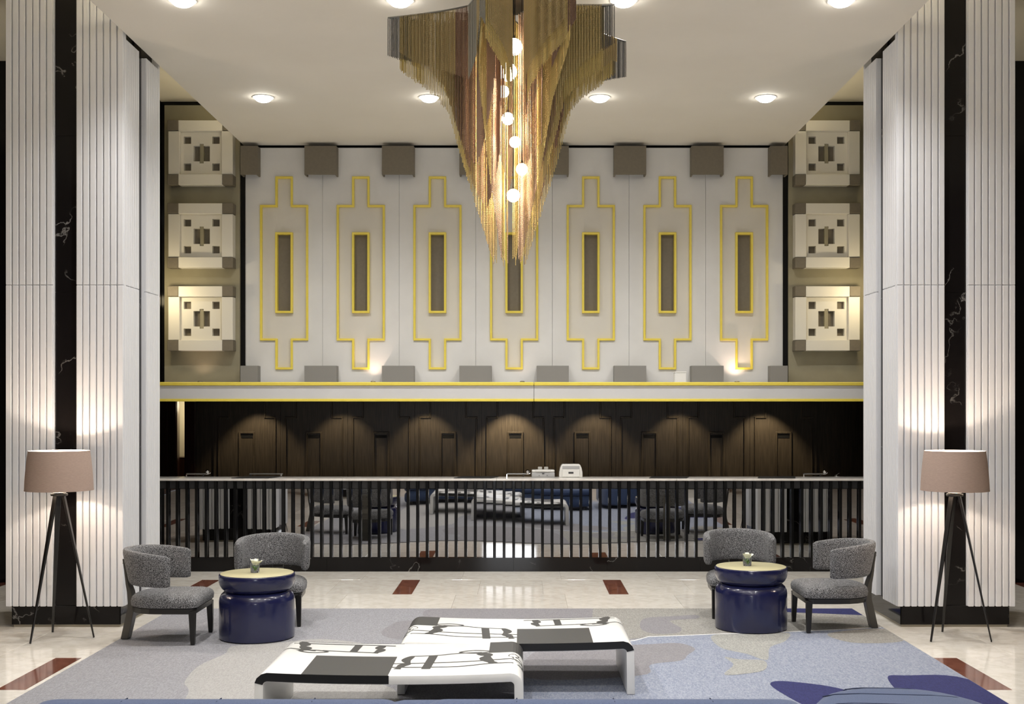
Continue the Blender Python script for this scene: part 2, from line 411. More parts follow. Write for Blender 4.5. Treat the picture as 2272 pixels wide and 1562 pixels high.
# ---- square reliefs on the taupe walls
def relief(s_, k):
    side = 'left' if s_ < 0 else 'right'
    t = thing('relief_panel', 'cream square relief with taupe corners, %s of three on the %s taupe wall' % (('bottom one', 'middle one', 'top one')[k], side), 'relief',
              (s_*3.832, YW+.019, 3.004+1.013*k-.395), 0, 'square wall reliefs')
    H = .395; a = .125; z = lambda v: v+H
    for sx in (-1, 1):
        for sz in (-1, 1):
            x0, x1 = sorted((sx*(H-a), sx*(H+.005))); z0, z1 = sorted((sz*(H-a), sz*H))
            bx('corner_block', M['taupe'], x0, x1, -.155, 0, z(z0), z(z1), t, bevel=.003)
    bx('bar', M['relief'], -H+a+.002, H-a-.002, -.15, 0, z(H-a-.005), z(H-.002), t, bevel=.003)
    bx('bar', M['relief'], -H+a+.002, H-a-.002, -.15, 0, z(-H+.002), z(-H+a+.005), t, bevel=.003)
    bx('bar', M['relief'], -H+.001, -H+a+.012, -.14, 0, z(-H+a+.006), z(H-a-.006), t, bevel=.003)
    bx('bar', M['relief'], H-a-.012, H-.001, -.14, 0, z(-H+a+.006), z(H-a-.006), t, bevel=.003)
    e = H-a-.013
    xs = [-e, -.22, -.13, -.10, -.025, .025, .10, .13, .22, e]
    zs = [-e-.006, -.21, -.12, -.095, .095, .12, .21, e+.006]; zs = [z(v) for v in zs]
    def hole(i, j):
        if i in (1, 7) and j in (1, 5): return True
        if i in (3, 4, 5) and j == 3: return True
        return i == 4 and j in (2, 4)
    # split rows so that the small squares are square
    zs = [z(v) for v in (-e-.006, -.21, -.12, -.095, .095, .12, .21, e+.006)]
    MB().grid(xs, zs, lambda i, j: not hole(i, j), -.085, -.02).build('plate', M['relief'], t)
    bx('recess_back', M['taupe'], -e, e, -.02, 0, z(-e), z(e), t)
    bx('centre_bar', M['taupe_wall'], -.022, .022, -.075, -.02, z(-.118), z(.118), t)
for s_ in (-1, 1):
    for k in range(3): relief(s_, k)

# ---- wall sconces beside the reliefs
for s_, n_ in ((-1, 'left'), (1, 'right')):
    t = thing('wall_sconce', 'small glowing globe sconce on the black return wall, %s side' % n_, 'wall lamp', (s_*4.365, 13.98, 3.27))
    MB().lathe([(0, 0), (.045, 0), (.045, .012), (.012, .016), (.012, .03), (0, .03)], 20).build('wall_plate', M['chrome'], t).rotation_euler = (0, -s_*PI/2, 0)
    o = MB().lathe([(.045*math.sin(a*PI/10)+.0001, -.045*math.cos(a*PI/10)) for a in range(11)], 20).build('globe', M['sconce'], t, (-s_*.062, 0, 0), smooth=True)
    lamp('POINT', 'sconce_light', (s_*4.19, 13.9, 3.29), SCONCE_W, (1, .82, .5), shadow_soft_size=.06)

# ---- the ledge over the reception
t = thing('ledge_fascia', 'pale grey fascia with yellow edges above the reception counter', 'fascia', (0, 13.6, 1.985))
for x0, x1 in ((-4.36, .235), (.239, 4.36)):
    bx('fascia_board', M['fascia'], x0, x1, .02, .05, .03, .185, t, bevel=.002)
    bx('yellow_edge', M['yellow'], x0, x1, 0, .05, .185, .225, t, bevel=.006)
    bx('yellow_edge', M['yellow'], x0, x1, .004, .05, 0, .03, t, bevel=.005)
bx('ledge_top', M['fascia'], -4.36, 4.36, .05, YW-13.6-.035, .2, .218, t)
bx('soffit', M['blackm'], -4.36, 4.36, .05, .14, .01, .19, t)
sbox('ceiling_alcove', M['blackm'], -5.6, 5.6, 13.75, 17.4, 2.13, 2.18)
for xx, e in ((-1.72, 1.0), (2.72, 1.6), (-3.83, .5), (.1, .15)):
    o = thing('ledge_uplight', 'small uplight hidden behind the yellow ledge, '+('near the left relief' if xx < -3 else 'left of the chandelier' if xx < -1 else 'below the chandelier' if xx < 1 else 'right of the chandelier'), 'uplight', (xx, 14.3, 2.205))
    MB().lathe([(0, 0), (.03, 0), (.03, .03), (.02, .035), (.02, .02), (0, .02)], 16).build('can', M['steel'], o)
    lamp('SPOT', 'ledge_spot', (xx, 14.31, 2.25), 3*e, (1, .72, .55), (PI-.12, 0, 0), spot_size=2.2, spot_blend=1.0, shadow_soft_size=.02)
bx_ = thing('small_white_box', 'small white box on the ledge beside the sixth grey box', 'box', (1.985, 14.0, 2.205))
bx('case', M['plastic'], -.07, .07, -.05, .05, 0, .125, bx_, bevel=.006); bx('lid', M['plastic'], -.073, .073, -.053, .053, .125, .137, bx_, bevel=.004)

# ---- reception alcove: dark panelled wall
YA = 16.5
aw = sbox('wall_reception', M['wood'], -4.62, 5.6, YA+.03, YA+.15, 0, 2.13)
for k in range(-4, 5):
    x = k*P
    g = .024
    b = .41; tb = .265; zc = 1.767
    pan = bx('wood_panel', M['wood'], x-P/2+.002, x+P/2-.002, YA, YA+.03, .1, 2.13, aw)
    for sx in (-1, 1):
        m_ = MB(); X = lambda v: x+sx*v
        def q(v0, v1, z0, z1): m_.box(min(X(v0), X(v1)), max(X(v0), X(v1)), YA-.022, YA, z0, z1)
        q(b-g, b, .3, zc); q(tb, b, zc, zc+g); q(tb-g, tb, zc, 2.13)
        m_.build('moulding', M['wood'], pan, bevel=.006)
    m_ = MB().grid([x-.115, x-.088, x+.088, x+.115], [.5, .53, 1.55, 1.578], lambda i, j: not (i == 1 and j == 1), YA-.028, YA)
    m_.build('niche_frame', M['wood'], pan, bevel=.006)
    bx('vent_slot', M['blackm'], x-.08, x+.08, YA-.006, YA, 1.49, 1.53, pan)
for s_, n_ in ((-1, 'left'), (1, 'right')):
    x0, x1 = sorted((s_*5.5, s_*5.6)); sbox('wall_alcove_'+n_, M['wood2'], x0, x1, 13.62, 17.4, 0, 2.12)
# doorway on the left with a lit cream wall beyond, between red brown wood jambs
dj = sbox('door_1', M['wood2'], -5.5, -4.77, YA+.04, YA+.15, 0, 2.13)
for i in range(5): bx('reed', M['wood2'], -5.35+i*.13, -5.30+i*.13, YA+.02, YA+.04, .05, 2.12, dj)
bx('jamb', M['wood2'], -4.64, -4.5, YA-.06, YA-.0005, 0, 2.13, dj)
sbox('wall_beyond', M['cream'], -5.5, -4.2, 17.3, 17.4, 0, 2.12)
t = thing('low_cabinet', 'warm brown cabinet glimpsed through the narrow doorway behind the counter', 'cabinet', (-4.75, 17.06, 0))
bx('body', M['wood3'], -.4, .4, -.2, .2, 0, 1.18, t, bevel=.004); bx('top', M['wood2'], -.41, .41, -.21, .2, 1.18, 1.2, t)
lamp('POINT', 'back_room_light', (-4.5, 16.9, 1.95), 12, (1, .86, .6), shadow_soft_size=.1)
# alcove spots washing the panels
for i in range(7):
    x = -.06+(i-3)*1.18
    o = thing('alcove_spot', 'small recessed spot over the dark panelled wall, '+nth(i, 7), 'spotlight', (x, 16.05, 2.13), 0, 'alcove spots')
    MB().lathe([(.03, 0), (.045, 0), (.045, -.008), (.03, -.01), (.03, 0)], 20).build('ring', M['steel'], o)
    lamp('SPOT', 'alcove_lamp', (x, 16.05, 2.115), ALCOVE_W*(.9, .7, .9, 2.2, .9, .8, 1.3)[i], (1, .86, .62), (.30, 0, 0), spot_size=1.45, spot_blend=.55, shadow_soft_size=.015)

# ---- reception counter
t = thing('reception_counter', 'long black reception counter with mirrored front behind dark vertical bars', 'counter', (0, 13.7, 0))
bx('body', M['blackm'], -4.36, 4.36, .03, .38, .0, 1.06, t)
for i in range(8):
    x0 = -4.36+i*1.09; bx('plinth_slab', M['marble'], x0+.001, x0+1.089, -.02, .03, 0, .163, t)
pitch = .1122; n = 77
bar_me = MB().box(-.0165, .0165, -.03, .0, .163, 1.06).mesh('bar', M['black'], bevel=.002)
pane_me = MB().box(-pitch/2+.0005, pitch/2-.0005, -.002, .002, -.4, .4).mesh('mirror_pane', M['mirror'])
pad_me = MB().box(-pitch/2+.017, pitch/2-.017, -.018, .0, .968, 1.056).mesh('rail_pad', M['railm'], bevel=.004)
for i in range(n):
    x = (i-(n-1)/2)*pitch
    link('bar', bar_me, t, (x, -.002, 0))
    if i < n-1:
        xc = x+pitch/2
        tilt = .0058+.0048*math.cos((xc+.65)*2.4)+random.uniform(-.0004, .0004)
        link('mirror_pane', pane_me, t, (xc, .012, .563), (tilt, 0, 0))
        link('rail_pad', pad_me, t, (xc, .012, 0))
t = thing('counter_worktop', 'long pale veined marble worktop along the reception counter', 'worktop', (0, 13.7, 1.06))
for x0, x1 in ((-4.36, -2.0), (-1.998, -.2), (-.198, 1.9), (1.902, 4.36)):
    bx('marble_slab', M['counter'], x0, x1, -.04, .42, 0, .026, t, bevel=.003)
ZT = 1.086
def desk_pad(x, label, lid=False):
    t = thing('desk_pad', label, 'desk pad', (x, 13.86, ZT), 0, 'black pads on the counter')
    MB().prism([(-.27, -.17), (.17, -.17), (.25, .17), (-.19, .17)], 0, .008).build('pad', M['dark'], t, bevel=.002)
    if lid:
        MB().box(-.13, .27, .14, .16, .03, .042).build('metal_edge', M['steel'], t); MB().box(.24, .26, .14, .16, .008, .03).build('foot', M['steel'], t); MB().box(-.13, -.11, .14, .16, .008, .03).build('foot', M['dark'], t)
desk_pad(-3.03, 'black desk pad with a raised metal edge at the left end of the counter', True)
desk_pad(-.43, 'flat black desk pad on the counter left of the white machines')
desk_pad(1.85, 'flat black desk pad on the counter behind the right back chair')
desk_pad(3.12, 'flat black desk pad on the counter nearest the right column')
def bar_ball(x, label):
    t = thing('counter_ornament', label, 'ornament', (x, 14.02, ZT), 0, 'chrome bars with balls')
    MB().box(-.14, .10, -.012, .012, .028, .045).build('bar', M['steel'], t, bevel=.004)
    MB().box(-.14, -.128, -.012, .012, 0, .03).build('foot', M['chrome'], t)
    MB().box(.06, .072, -.012, .012, 0, .03).build('foot', M['dark'], t)
    MB().tube([(.09, 0, .034), (.12, 0, .034), (.14, 0, .04), (.15, 0, .052)], .007, 8).build('curl', M['chrome'], t, smooth=True)
    MB().lathe([(.024*math.sin(a*PI/10)+.0001, -.024*math.cos(a*PI/10)) for a in range(11)], 18).build('ball', M['chrome'], t, (.115, 0, .065), smooth=True)
bar_ball(-3.78, 'slim chrome bar with a ball at the left end of the counter')
bar_ball(.05, 'slim chrome bar with a ball beside the white note counter')
bar_ball(3.60, 'slim chrome bar with a ball at the right end of the counter')
t = thing('pen_stand', 'tiny chrome pen stand at the far right end of the counter', 'pen stand', (3.86, 14.02, ZT))
MB().lathe([(0, 0), (.03, 0), (.03, .008), (.006, .012), (.006, .02), (0, .02)], 16).build('base', M['chrome'], t)
MB().tube([(-.02, 0, .012), (.035, 0, .045)], [.005, .003], 8).build('pen', M['steel'], t)
# note counting machine
t = thing('note_counter', 'low white banknote counting machine with two upright guides on the counter', 'machine', (.349, 14.0, ZT))
MB().prism([(-.137, -.09), (.137, -.09), (.137, .09), (-.137, .09)], 0, .062).build('body', M['plasticg'], t, bevel=.012, segs=2, smooth=True)
bx('top_cover', M['plastic'], -.136, .136, -.092, .09, .062, .088, t, bevel=.01, segs=2)
bx('front_lip', M['plastic'], -.09, .09, -.1, -.088, .066, .092, t, bevel=.004)
bx('display', M['dark'], -.014, .014, -.096, -.09, .042, .05, t)
for sx in (-1, 1):
    g_ = MB().box(min(sx*.012, sx*.062), max(sx*.012, sx*.062), .0, .008, .088, .122)
    g_.build('note_guide', M['plastic'], t, bevel=.004)
    bx('button', M['dark'], sx*.047-.004, sx*.047+.004, -.095, -.09, .018, .026, t)
# larger white machine
t = thing('document_printer', 'taller rounded white desktop printer on the counter', 'printer', (.678, 14.0, ZT))
prof = [(-.14, 0), (.14, 0), (.138, .06), (.128, .11), (.112, .145), (.1, .157), (-.1, .157), (-.112, .145), (-.128, .11), (-.138, .06)]
m_ = MB(); m_.loft([[(x, y, z) for x, z in prof] for y in (-.09, .1)]); m_.build('body', M['plastic'], t, bevel=.008, segs=2, smooth=True)
bx('front_panel', M['plastic'], -.103, .103, -.1, -.09, .005, .095, t, bevel=.004)
bx('paper_slot', M['plasticg'], -.102, .102, -.094, -.09, .1, .135, t)
bx('display', M['dark'], -.03, .03, -.103, -.1, .045, .065, t)

# ------------------------------------------------------------------ columns
SL0, SL1 = .185, 2.972
def make_column(label, loc):
    t = thing('slatted_column', label, 'column', (loc[0], loc[1], 0), 0, 'square white slatted columns')
    bx('core', M['blackm'], -.452, .452, -.452, .452, .18, 5.70, t)
    bx('base_strip', M['strip'], -.462, .462, -.462, .462, 0, .022, t)
    for r in range(4):
        ang = r*PI/2
        full = r % 2 == 0
        hw = .515 if full else .489
        pw = (hw-.098)/7
        key = 'f' if full else 's'
        if key not in colm:
            g = .011
            zt = 5.697 if full else 5.125
            colm[key] = (MB().box(-pw/2+g/2, pw/2-g/2, -.515, -.490, SL0, SL1).mesh('slat', M['white'], bevel=.004),
                         MB().box(-pw/2+g/2, pw/2-g/2, -.515, -.490, SL1+.004, zt).mesh('slat', M['white'], bevel=.004),
                         MB().box(-pw*3.5+.001, pw*3.5-.001, -.490, -.452, SL0+.003, zt-.003).mesh('backing_board', M['white']),
                         MB().box(-.097, .097, -.468, -.452, -.68, .68).mesh('marble_strip', M['marble']),
                         MB().box(-.474, .474, -.474, -.462, .022, .186).mesh('plinth_slab', M['marble'], bevel=.002))
        a, b_, c_, d_, e_ = colm[key]
        R = Matrix.Rotation(ang, 3, 'Z')
        for sx in (-1, 1):
            for i in range(7):
                u = sx*(.098+pw*(i+.5)); p = R @ Vector((u, 0, 0))
                link('slat', a, t, p, (0, 0, ang)); link('slat', b_, t, p, (0, 0, ang))
            link('backing_board', c_, t, R @ Vector((sx*(.098+pw*3.5), 0, 0)), (0, 0, ang))
        for k in range(4): link('marble_strip', d_, t, (0, 0, .19+.68+1.3625*k), (0, 0, ang))
        link('plinth_slab', e_, t, (0, 0, 0), (0, 0, ang))
    return t
colm = {}
make_column('white slatted column with a black marble strip behind the left floor lamp', (-3.868, 10.675))
make_column('white slatted column with a black marble strip behind the right floor lamp', (3.868, 10.675))
make_column('white slatted column seen only in the mirrored counter, left side', (-3.868, 2.4))
make_column('white slatted column seen only in the mirrored counter, right side', (3.868, 2.4))

# ------------------------------------------------------------------ downlights
rowsY = [(12.22, 'row nearest the white wall'), (9.32, 'row beside the chandelier'), (6.4, 'row over the sofa'), (3.5, 'row just ahead of the camera'), (.6, 'row right over the camera'), (-2.3, 'row nearest the entrance')]
xsL = [-2.6, -.87, .91, 2.64]
for ri, (y, rn) in enumerate(rowsY):
    for i, x in enumerate(xsL):
        lab = 'round recessed ceiling downlight, %s in the %s' % (nth(i, 4), rn)
        t = thing('downlight', lab, 'downlight', (x, y, ZC), 0, 'ceiling downlights')
        MB().lathe([(.098, 0), (.113, 0), (.111, -.006), (.1, -.008), (.098, 0)], 32).build('trim_ring', M['trimw'], t, smooth=True)
        MB().lathe([(.0001, -.055), (.035, -.051), (.063, -.041), (.084, -.024), (.098, -.003)], 32).build('lens', M['downl'], t, smooth=True)
        lamp('SPOT', 'downlight_lamp', (x, y, ZC-.06), DOWN_W, (1, .975, .945), spot_size=2.5, spot_blend=1.0, shadow_soft_size=.07)

# ------------------------------------------------------------------ chandelier
CX, CY, ZF = 0.0, 9.32, 5.02
t = thing('chandelier', 'large tapering chandelier of beaded chain curtains in gold, bronze and pewter with globe bulbs inside', 'chandelier', (.107+(CX-.107)*KC, CY*KC, 1.9+(ZC-1.9)*KC))
t.scale = (KC, KC, KC)
ZO = -ZC
def zprof(r):
    pts = [(.03, 3.0), (.125, 3.06), (.27, 3.53), (.36, 3.82), (.43, 4.07), (.49, 4.29), (.63, 4.44), (.84, 4.58), (1.0, 4.70), (1.3, 4.82)]
    if r <= pts[0][0]: return pts[0][1]
    for (a, za), (b, zb) in zip(pts, pts[1:]):
        if r <= b: return za+(zb-za)*(r-a)/(b-a)
    return pts[-1][1]
curt = {}
def chain(x, y, zt, zb, m, r=.0033):
    b = curt.setdefault(m, MB()); n0 = len(b.v); a0 = (x*91+y*57) % 2.1
    for z in (zt, zb):
        for k in range(3): b.v.append((x+r*math.cos(a0+2*PI*k/3), y+r*math.sin(a0+2*PI*k/3), z+ZO))
    for k in range(3):
        j = (k+1) % 3; b.f.append((n0+k, n0+j, n0+3+j, n0+3+k))
frame = MB()
tips = [(178, .97, 'L'), (128, 1.0, ''), (82, 1.05, ''), (33, 1.17, 'R'), (-19, .86, 'R'), (-60, .98, ''), (-102, .95, '')]
jit = lambda a: random.uniform(-a, a)
def polar(r, a): return (r*math.cos(a), r*math.sin(a))
SP = .0105
# fins: two close lines per tip running from the tip to the middle
for ti, (ad, R, s_) in enumerate(tips):
    a = math.radians(ad)
    for sgn in (-1, 1):
        r = .125
        if (ad == -102 and sgn > 0) or (ad == -60 and sgn < 0): r = .45
        pts = []
        while r < R*.9:
            off = sgn*(.012+.10*math.sin(min(1, r/(R*.9))*PI)**1.0*(.35+.65*min(1, r/.5)))
            x = r*math.cos(a)-off*math.sin(a); y = r*math.sin(a)+off*math.cos(a)
            zb = zprof(r)+jit(.012)
            if r < .30: m = 'ch_gld' if (ti+(sgn > 0)) % 3 else 'ch_mve'
            elif r < .47: m = 'ch_gld' if sgn > 0 else ('ch_brn' if ti % 2 else 'ch_gld')
            else: m = 'ch_gld'
            chain(x, y, ZF, zb, m); pts.append((x, y, ZF+ZO))
            # second, shorter layer just outside the first
            if r > .3:
                off2 = off+sgn*.02
                x2 = r*math.cos(a)-off2*math.sin(a); y2 = r*math.sin(a)+off2*math.cos(a)
                chain(x2, y2, ZF, min(zprof(r)+.13+jit(.004), ZF-.2), 'ch_brz' if r > .42 else 'ch_brn')
            r += SP
        frame.tube(pts[::8]+[pts[-1]], .006, 6)
# outer star line: gunmetal tips, pewter and bronze towards the valleys
order = sorted([(math.radians(a), R) for a, R, _ in tips])
for k in range(len(order)):
    a0, r0 = order[k]; a1, r1 = order[(k+1) % len(order)]
    if a1 < a0: a1 += 2*PI
    am = (a0+a1)/2; rv = .40
    front = abs(math.degrees(am) % 360-279) < 4
    for (pa, pr) in ((a0, r0), (a1, r1)):
        p0 = Vector(polar(pr, pa)); p1 = Vector(polar(rv if not front else .30, am))
        L_ = (p1-p0).length; nn = int(L_/SP); pts = []
        for i in range(nn):
            f = i/nn; p = p0.lerp(p1, f); p += (p0+p1).normalized()*(-.05*math.sin(f*PI))
            if front and f > .8: continue
            zb = max(4.72-.27*f+jit(.003), 4.3)
            pd = round(math.degrees(pa)) % 360
            m = 'ch_gun' if f < .24 else ('ch_brz' if f < .8 else 'ch_brn')
            if pd == 258: m = 'ch_gry'
            if pd == 300: m = 'ch_brn' if f < .5 else 'ch_mve'
            chain(p.x, p.y, ZF, zb, m); pts.append((p.x, p.y, ZF+ZO))
        frame.tube(pts[::6]+[pts[-1]], .007, 6)
# inner stars, longer
for scale, dz, m0, m1 in ((.52, .10, 'ch_brn', 'ch_mve'), (.36, .10, 'ch_mve', 'ch_brn')):
    for k in range(len(order)):
        a0, r0 = order[k]; a1, r1 = order[(k+1) % len(order)]
        if a1 < a0: a1 += 2*PI
        am = (a0+a1)/2; front = abs(math.degrees(am) % 360-279) < 4
        for (pa, pr) in ((a0, r0), (a1, r1)):
            p0 = Vector(polar(pr*scale, pa)); p1 = Vector(polar(.62*scale, am)); nn = int((p1-p0).length/SP)
            for i in range(nn):
                f = i/nn
                if front and f > .45: continue
                p = p0.lerp(p1, f); chain(p.x, p.y, ZF, min(zprof(p.length)+dz+jit(.02), 4.6), m0 if (k+(pa == a0)) % 2 else m1)
for sx in (-1, 1):       # two inner curtains either side of the bulbs
    for i in range(16):
        f = i/15; x = sx*(.055+.05*f)+.02; y = -.06+.2*f
        chain(x, y, ZF, 3.07+.5*f**1.3+jit(.02), 'ch_gld' if sx < 0 else 'ch_mve'); chain(x+sx*.006, y+.05, ZF, 3.10+.5*f+jit(.02), 'ch_gld' if sx < 0 else 'ch_brn')
for x in (-.018, .030, .04): chain(x, -.03, ZF, 3.06+abs(x), 'ch_gld', .0035)
nm = dict(ch_gun='gunmetal chains', ch_gry='pewter chains', ch_brz='bronze chains', ch_gld='gold chains', ch_brn='brown chains', ch_mve='copper chains')
for m, b in curt.items():
    o = b.build('chain_curtain', M[m], t, fix=False); o['kind'] = 'stuff'; o['label'] = nm[m]+' hanging in curtains'
frame.lathe([(.0001, -.02), (.30, -.02), (.30, -.0), (.0001, 0)], 32)
for a, R, _ in tips:
    x, y = polar(.28, math.radians(a)); frame.tube([(x, y, 0), (x, y, ZF+ZO)], .006, 6)
frame.lathe([(.0001, .29), (.16, .29), (.16, .307), (.0001, .307)], 32)
for k in range(3): frame.tube([(.1*math.cos(k*2.1), .1*math.sin(k*2.1), 0), (.1*math.cos(k*2.1), .1*math.sin(k*2.1), .3)], .007, 6)
frame.build('frame', M['steel'], t, smooth=True)
for x, z, r in ((.036, 4.74, .066), (-.011, 4.54, .072), (-.047, 4.38, .047), (-.011, 4.175, .048), (.046, 3.986, .044), (.10, 3.78, .046), (.032, 3.568, .051)):
    yb = random.uniform(-.16, -.10)
    g = MB().lathe([(r*math.sin(a*PI/14)+.0001, -r*math.cos(a*PI/14)) for a in range(15)], 24).build('globe_bulb', M['globe'], t, (x, yb, z+ZO), smooth=True)
    cb = MB().tube([(0, 0, r), (0, 0, r+.03), (0, 0, -ZO-.02-z)], [.012, .005, .003], 8).build('cord', M['blackm'], g)
for z, e in ((4.55, 14), (4.1, 12), (3.6, 10)):
    lamp('POINT', 'chandelier_light', (.107+(CX-.09)*KC, (CY-.15)*KC, 1.9+(z-1.9)*KC), e, (1, .78, .5), shadow_soft_size=.07)

# ------------------------------------------------------------------ rug
def smooth_poly(pts, n=6):
    out = []; N = len(pts)
    for i in range(N):
        p0, p1, p2, p3 = (Vector(pts[(i+k) % N]) for k in (-1, 0, 1, 2))
        for j in range(n):
            u = j/n
            q = .5*((2*p1)+(-p0+p2)*u+(2*p0-5*p1+4*p2-p3)*u*u+(-p0+3*p1-3*p2+p3)*u*u*u)
            out.append((max(-3.195, min(3.215, q.x)), max(3.9, min(11.075, q.y))))
    return out
ZR = .012
rug = thing('area_rug', 'large lavender grey rug with blue, beige and navy blotches under the benches', 'rug', (0, 0, 0))
bx('rug_base', RUG['base'], -3.2, 3.22, 3.8, 11.08, .0005, ZR, rug)
def patch(m, pts, lvl, sm=True):
    me = MB(); poly = smooth_poly(pts) if sm else pts
    # polygon top with a tiny rim
    n = len(poly); z = ZR+.0007*lvl
    bm = bmesh.new(); vs = [bm.verts.new((x, y, z)) for x, y in poly]; f = bm.faces.new(vs)
    if f.calc_area() and f.normal.z < 0: f.normal_flip()
    bm.normal_update()
    if f.normal.z < 0: f.normal_flip()
    bmesh.ops.triangulate(bm, faces=[f])
    ms = bpy.data.meshes.new('rug_patch'); bm.to_mesh(ms); bm.free(); ms.materials.append(RUG[m])
    link('rug_patch', ms, rug)
patch('light', [(-1.9, 5.2), (-2.08, 7.55), (-2.23, 8.1), (-2.27, 8.61), (-2.19, 9.02), (-2.19, 9.33), (-1.85, 9.47), (-1.5, 9.6), (-1.0, 9.2), (-0.93, 8.2), (-0.74, 7.83), (-0.70, 7.2), (-.9, 5.5)], 1)
patch('mauve', [(-1.0, 9.66), (-1.02, 10.34), (-0.8, 10.52), (-0.74, 11.05), (0.2, 11.07), (0.77, 11.07), (0.78, 10.6), (0.5, 9.5), (0.01, 9.26)], 1)
patch('beige', [(0.77, 11.075), (3.215, 11.075), (3.215, 10.12), (2.77, 10.0), (2.32, 9.9), (1.72, 9.81), (1.41, 9.74), (1.15, 9.7), (0.65, 9.4)], 2, False)
patch('blue', [(.26, 9.13), (0.61, 9.3), (1.02, 9.53), (1.15, 9.7), (1.41, 9.74), (1.72, 9.81), (2.32, 9.9), (2.77, 10.0), (3.215, 10.12), (3.215, 4.2), (-.1, 4.2), (.03, 7.5)], 2, False)
patch('mauve', [(1.2, 10.54), (1.45, 10.65), (1.69, 10.71), (1.67, 10.54), (1.42, 10.43), (1.47, 10.08), (1.4, 9.86), (1.2, 9.84), (1.12, 10.08)], 3)
patch('mauve', [(0.20, 9.08), (0.61, 9.28), (1.12, 9.39), (1.36, 9.43), (1.46, 9.22), (1.37, 8.98), (1.29, 8.78), (1.05, 8.64), (0.94, 8.29), (0.15, 8.2)], 3)
patch('cream', [(1.69, 9.76), (2.05, 9.82), (2.34, 9.86), (2.24, 9.52), (2.06, 9.26), (1.94, 8.80), (1.83, 9.02), (1.67, 9.26)], 3)
patch('cream', [(1.64, 8.9), (1.74, 8.82), (1.91, 8.78), (1.88, 8.53), (1.78, 8.39), (1.54, 8.31), (1.66, 8.64)], 4)
patch('beige', [(2.69, 9.86), (3.21, 10.05), (3.21, 9.54), (2.86, 9.43), (2.69, 9.56)], 3)
patch('navy', [(1.81, 8.06), (1.94, 8.11), (2.24, 7.91), (2.40, 7.5), (2.2, 7.0), (1.95, 7.3), (1.82, 7.8)], 3)
patch('navy', [(2.66, 8.20), (2.81, 8.29), (3.215, 8.17), (3.215, 7.0), (2.7, 6.8), (2.6, 7.5)], 3)
patch('navy', [(2.55, 11.07), (3.215, 11.07), (3.215, 10.71), (2.86, 10.80), (2.5, 10.88)], 3, False)
wl = [(0.26, 9.14), (0.61, 9.3), (1.02, 9.54), (1.15, 9.7), (1.41, 9.74), (1.72, 9.81), (2.32, 9.9), (2.77, 10.0), (3.2, 10.12)]
patch('line', [(x, y+.014) for x, y in wl]+[(x, y-.014) for x, y in wl[::-1]], 4, False)

# ------------------------------------------------------------------ sofa and chaise in the foreground
ZO_ = .0155      # top of the rug's highest pile
def rbox(bm, x0, x1, y0, y1, z0, z1, r, n=5):
    """soft rounded block made of stacked rounded rings"""
    cx, cy = (x0+x1)/2, (y0+y1)/2
    def ring(ins, z):
        hx, hy = (x1-x0)/2-ins, (y1-y0)/2-ins; rr = max(.004, r-ins*.6); rr = min(rr, hx, hy); out = []
        for q, (sx, sy) in enumerate(((1, 1), (-1, 1), (-1, -1), (1, -1))):
            for k in range(n+1):
                a = q*PI/2+k*PI/2/n; out.append((cx+sx*(hx-rr)+rr*math.cos(a), cy+sy*(hy-rr)+rr*math.sin(a), z))
        return out
    rv = min(r, (z1-z0)/2)
    rings = [ring(rv*(1-math.sin(k*PI/8)), z0+rv*(1-math.cos(k*PI/8))) for k in range(0, 5)]
    rings += [ring(rv*(1-math.cos(k*PI/8)), z1-rv*(1-math.sin(k*PI/8))) for k in range(0, 5)]
    bm.loft(rings); return bm
t = thing('blue_sofa', 'long low blue upholstered sofa seen from behind at the bottom edge', 'sofa', (-.35, 5.4, ZO_))
rbox(MB(), -1.72, 1.72, -.36, .55, .06, .27, .07).build('base', M['sofa'], t, smooth=True)
for i, (x0, x1) in enumerate(((-1.72, -.05), (.0, 1.72))):
    rbox(MB(), x0, x1, -.12, .56, .27, .385, .06).build('seat_cushion', M['sofa'], t, smooth=True)
    o = rbox(MB(), x0, x1, -.40, -.13, .13, .602, .10).build('back_cushion', M['sofa'], t, smooth=True)
    for k in range(1, 4):
        xs_ = x0+(x1-x0)*k/4
        MB().tube([(xs_, -.345, .5955), (xs_, -.265, .5995), (xs_, -.185, .5955)], .0035, 6).build('seam', M['seam'], o)
for sx in (-1, 1):
    for sy in (-.28, .46): bx('foot', M['legs'], sx*1.6-.03, sx*1.6+.03, sy-.03, sy+.03, 0, .07, t)
for i, xx in enumerate((-1.15, .1, .95)):
    p = thing('bolster_cushion', 'round blue bolster lying on the sofa seat, %s, seen only in the mirror' % nth(i, 3), 'cushion', (-.35+xx, 5.62, ZO_+.386))
    MB().tube([(-.3, 0, .1), (-.29, 0, .1), (-.22, 0, .1), (0, 0, .1), (.22, 0, .1), (.29, 0, .1), (.3, 0, .1)], [.02, .07, .098, .1, .098, .07, .02], 16).build('cover', M['sofa'], p, smooth=True).scale = (1, 1.3, .47)
t = thing('blue_chaise', 'rounded blue chaise end with stitched seams at the bottom right', 'chaise', (1.99, 5.2, ZO_), -.0)
pl = lambda ins: [((.455-ins)*math.cos(a), .55+(.455-ins)*math.sin(a)) for a in [k*PI/16 for k in range(17)]]+[(-.455+ins, -.6+ins), (.455-ins, -.6+ins)]
H_ = .438
rr = [[(x, y, z) for x, y in pl(i_)] for i_, z in ((.03, .06), (.0, .09), (0, .33), (.012, .385), (.04, .415), (.09, .43), (.2, H_))]
MB().loft(rr).build('seat', M['sofa'], t, smooth=True)
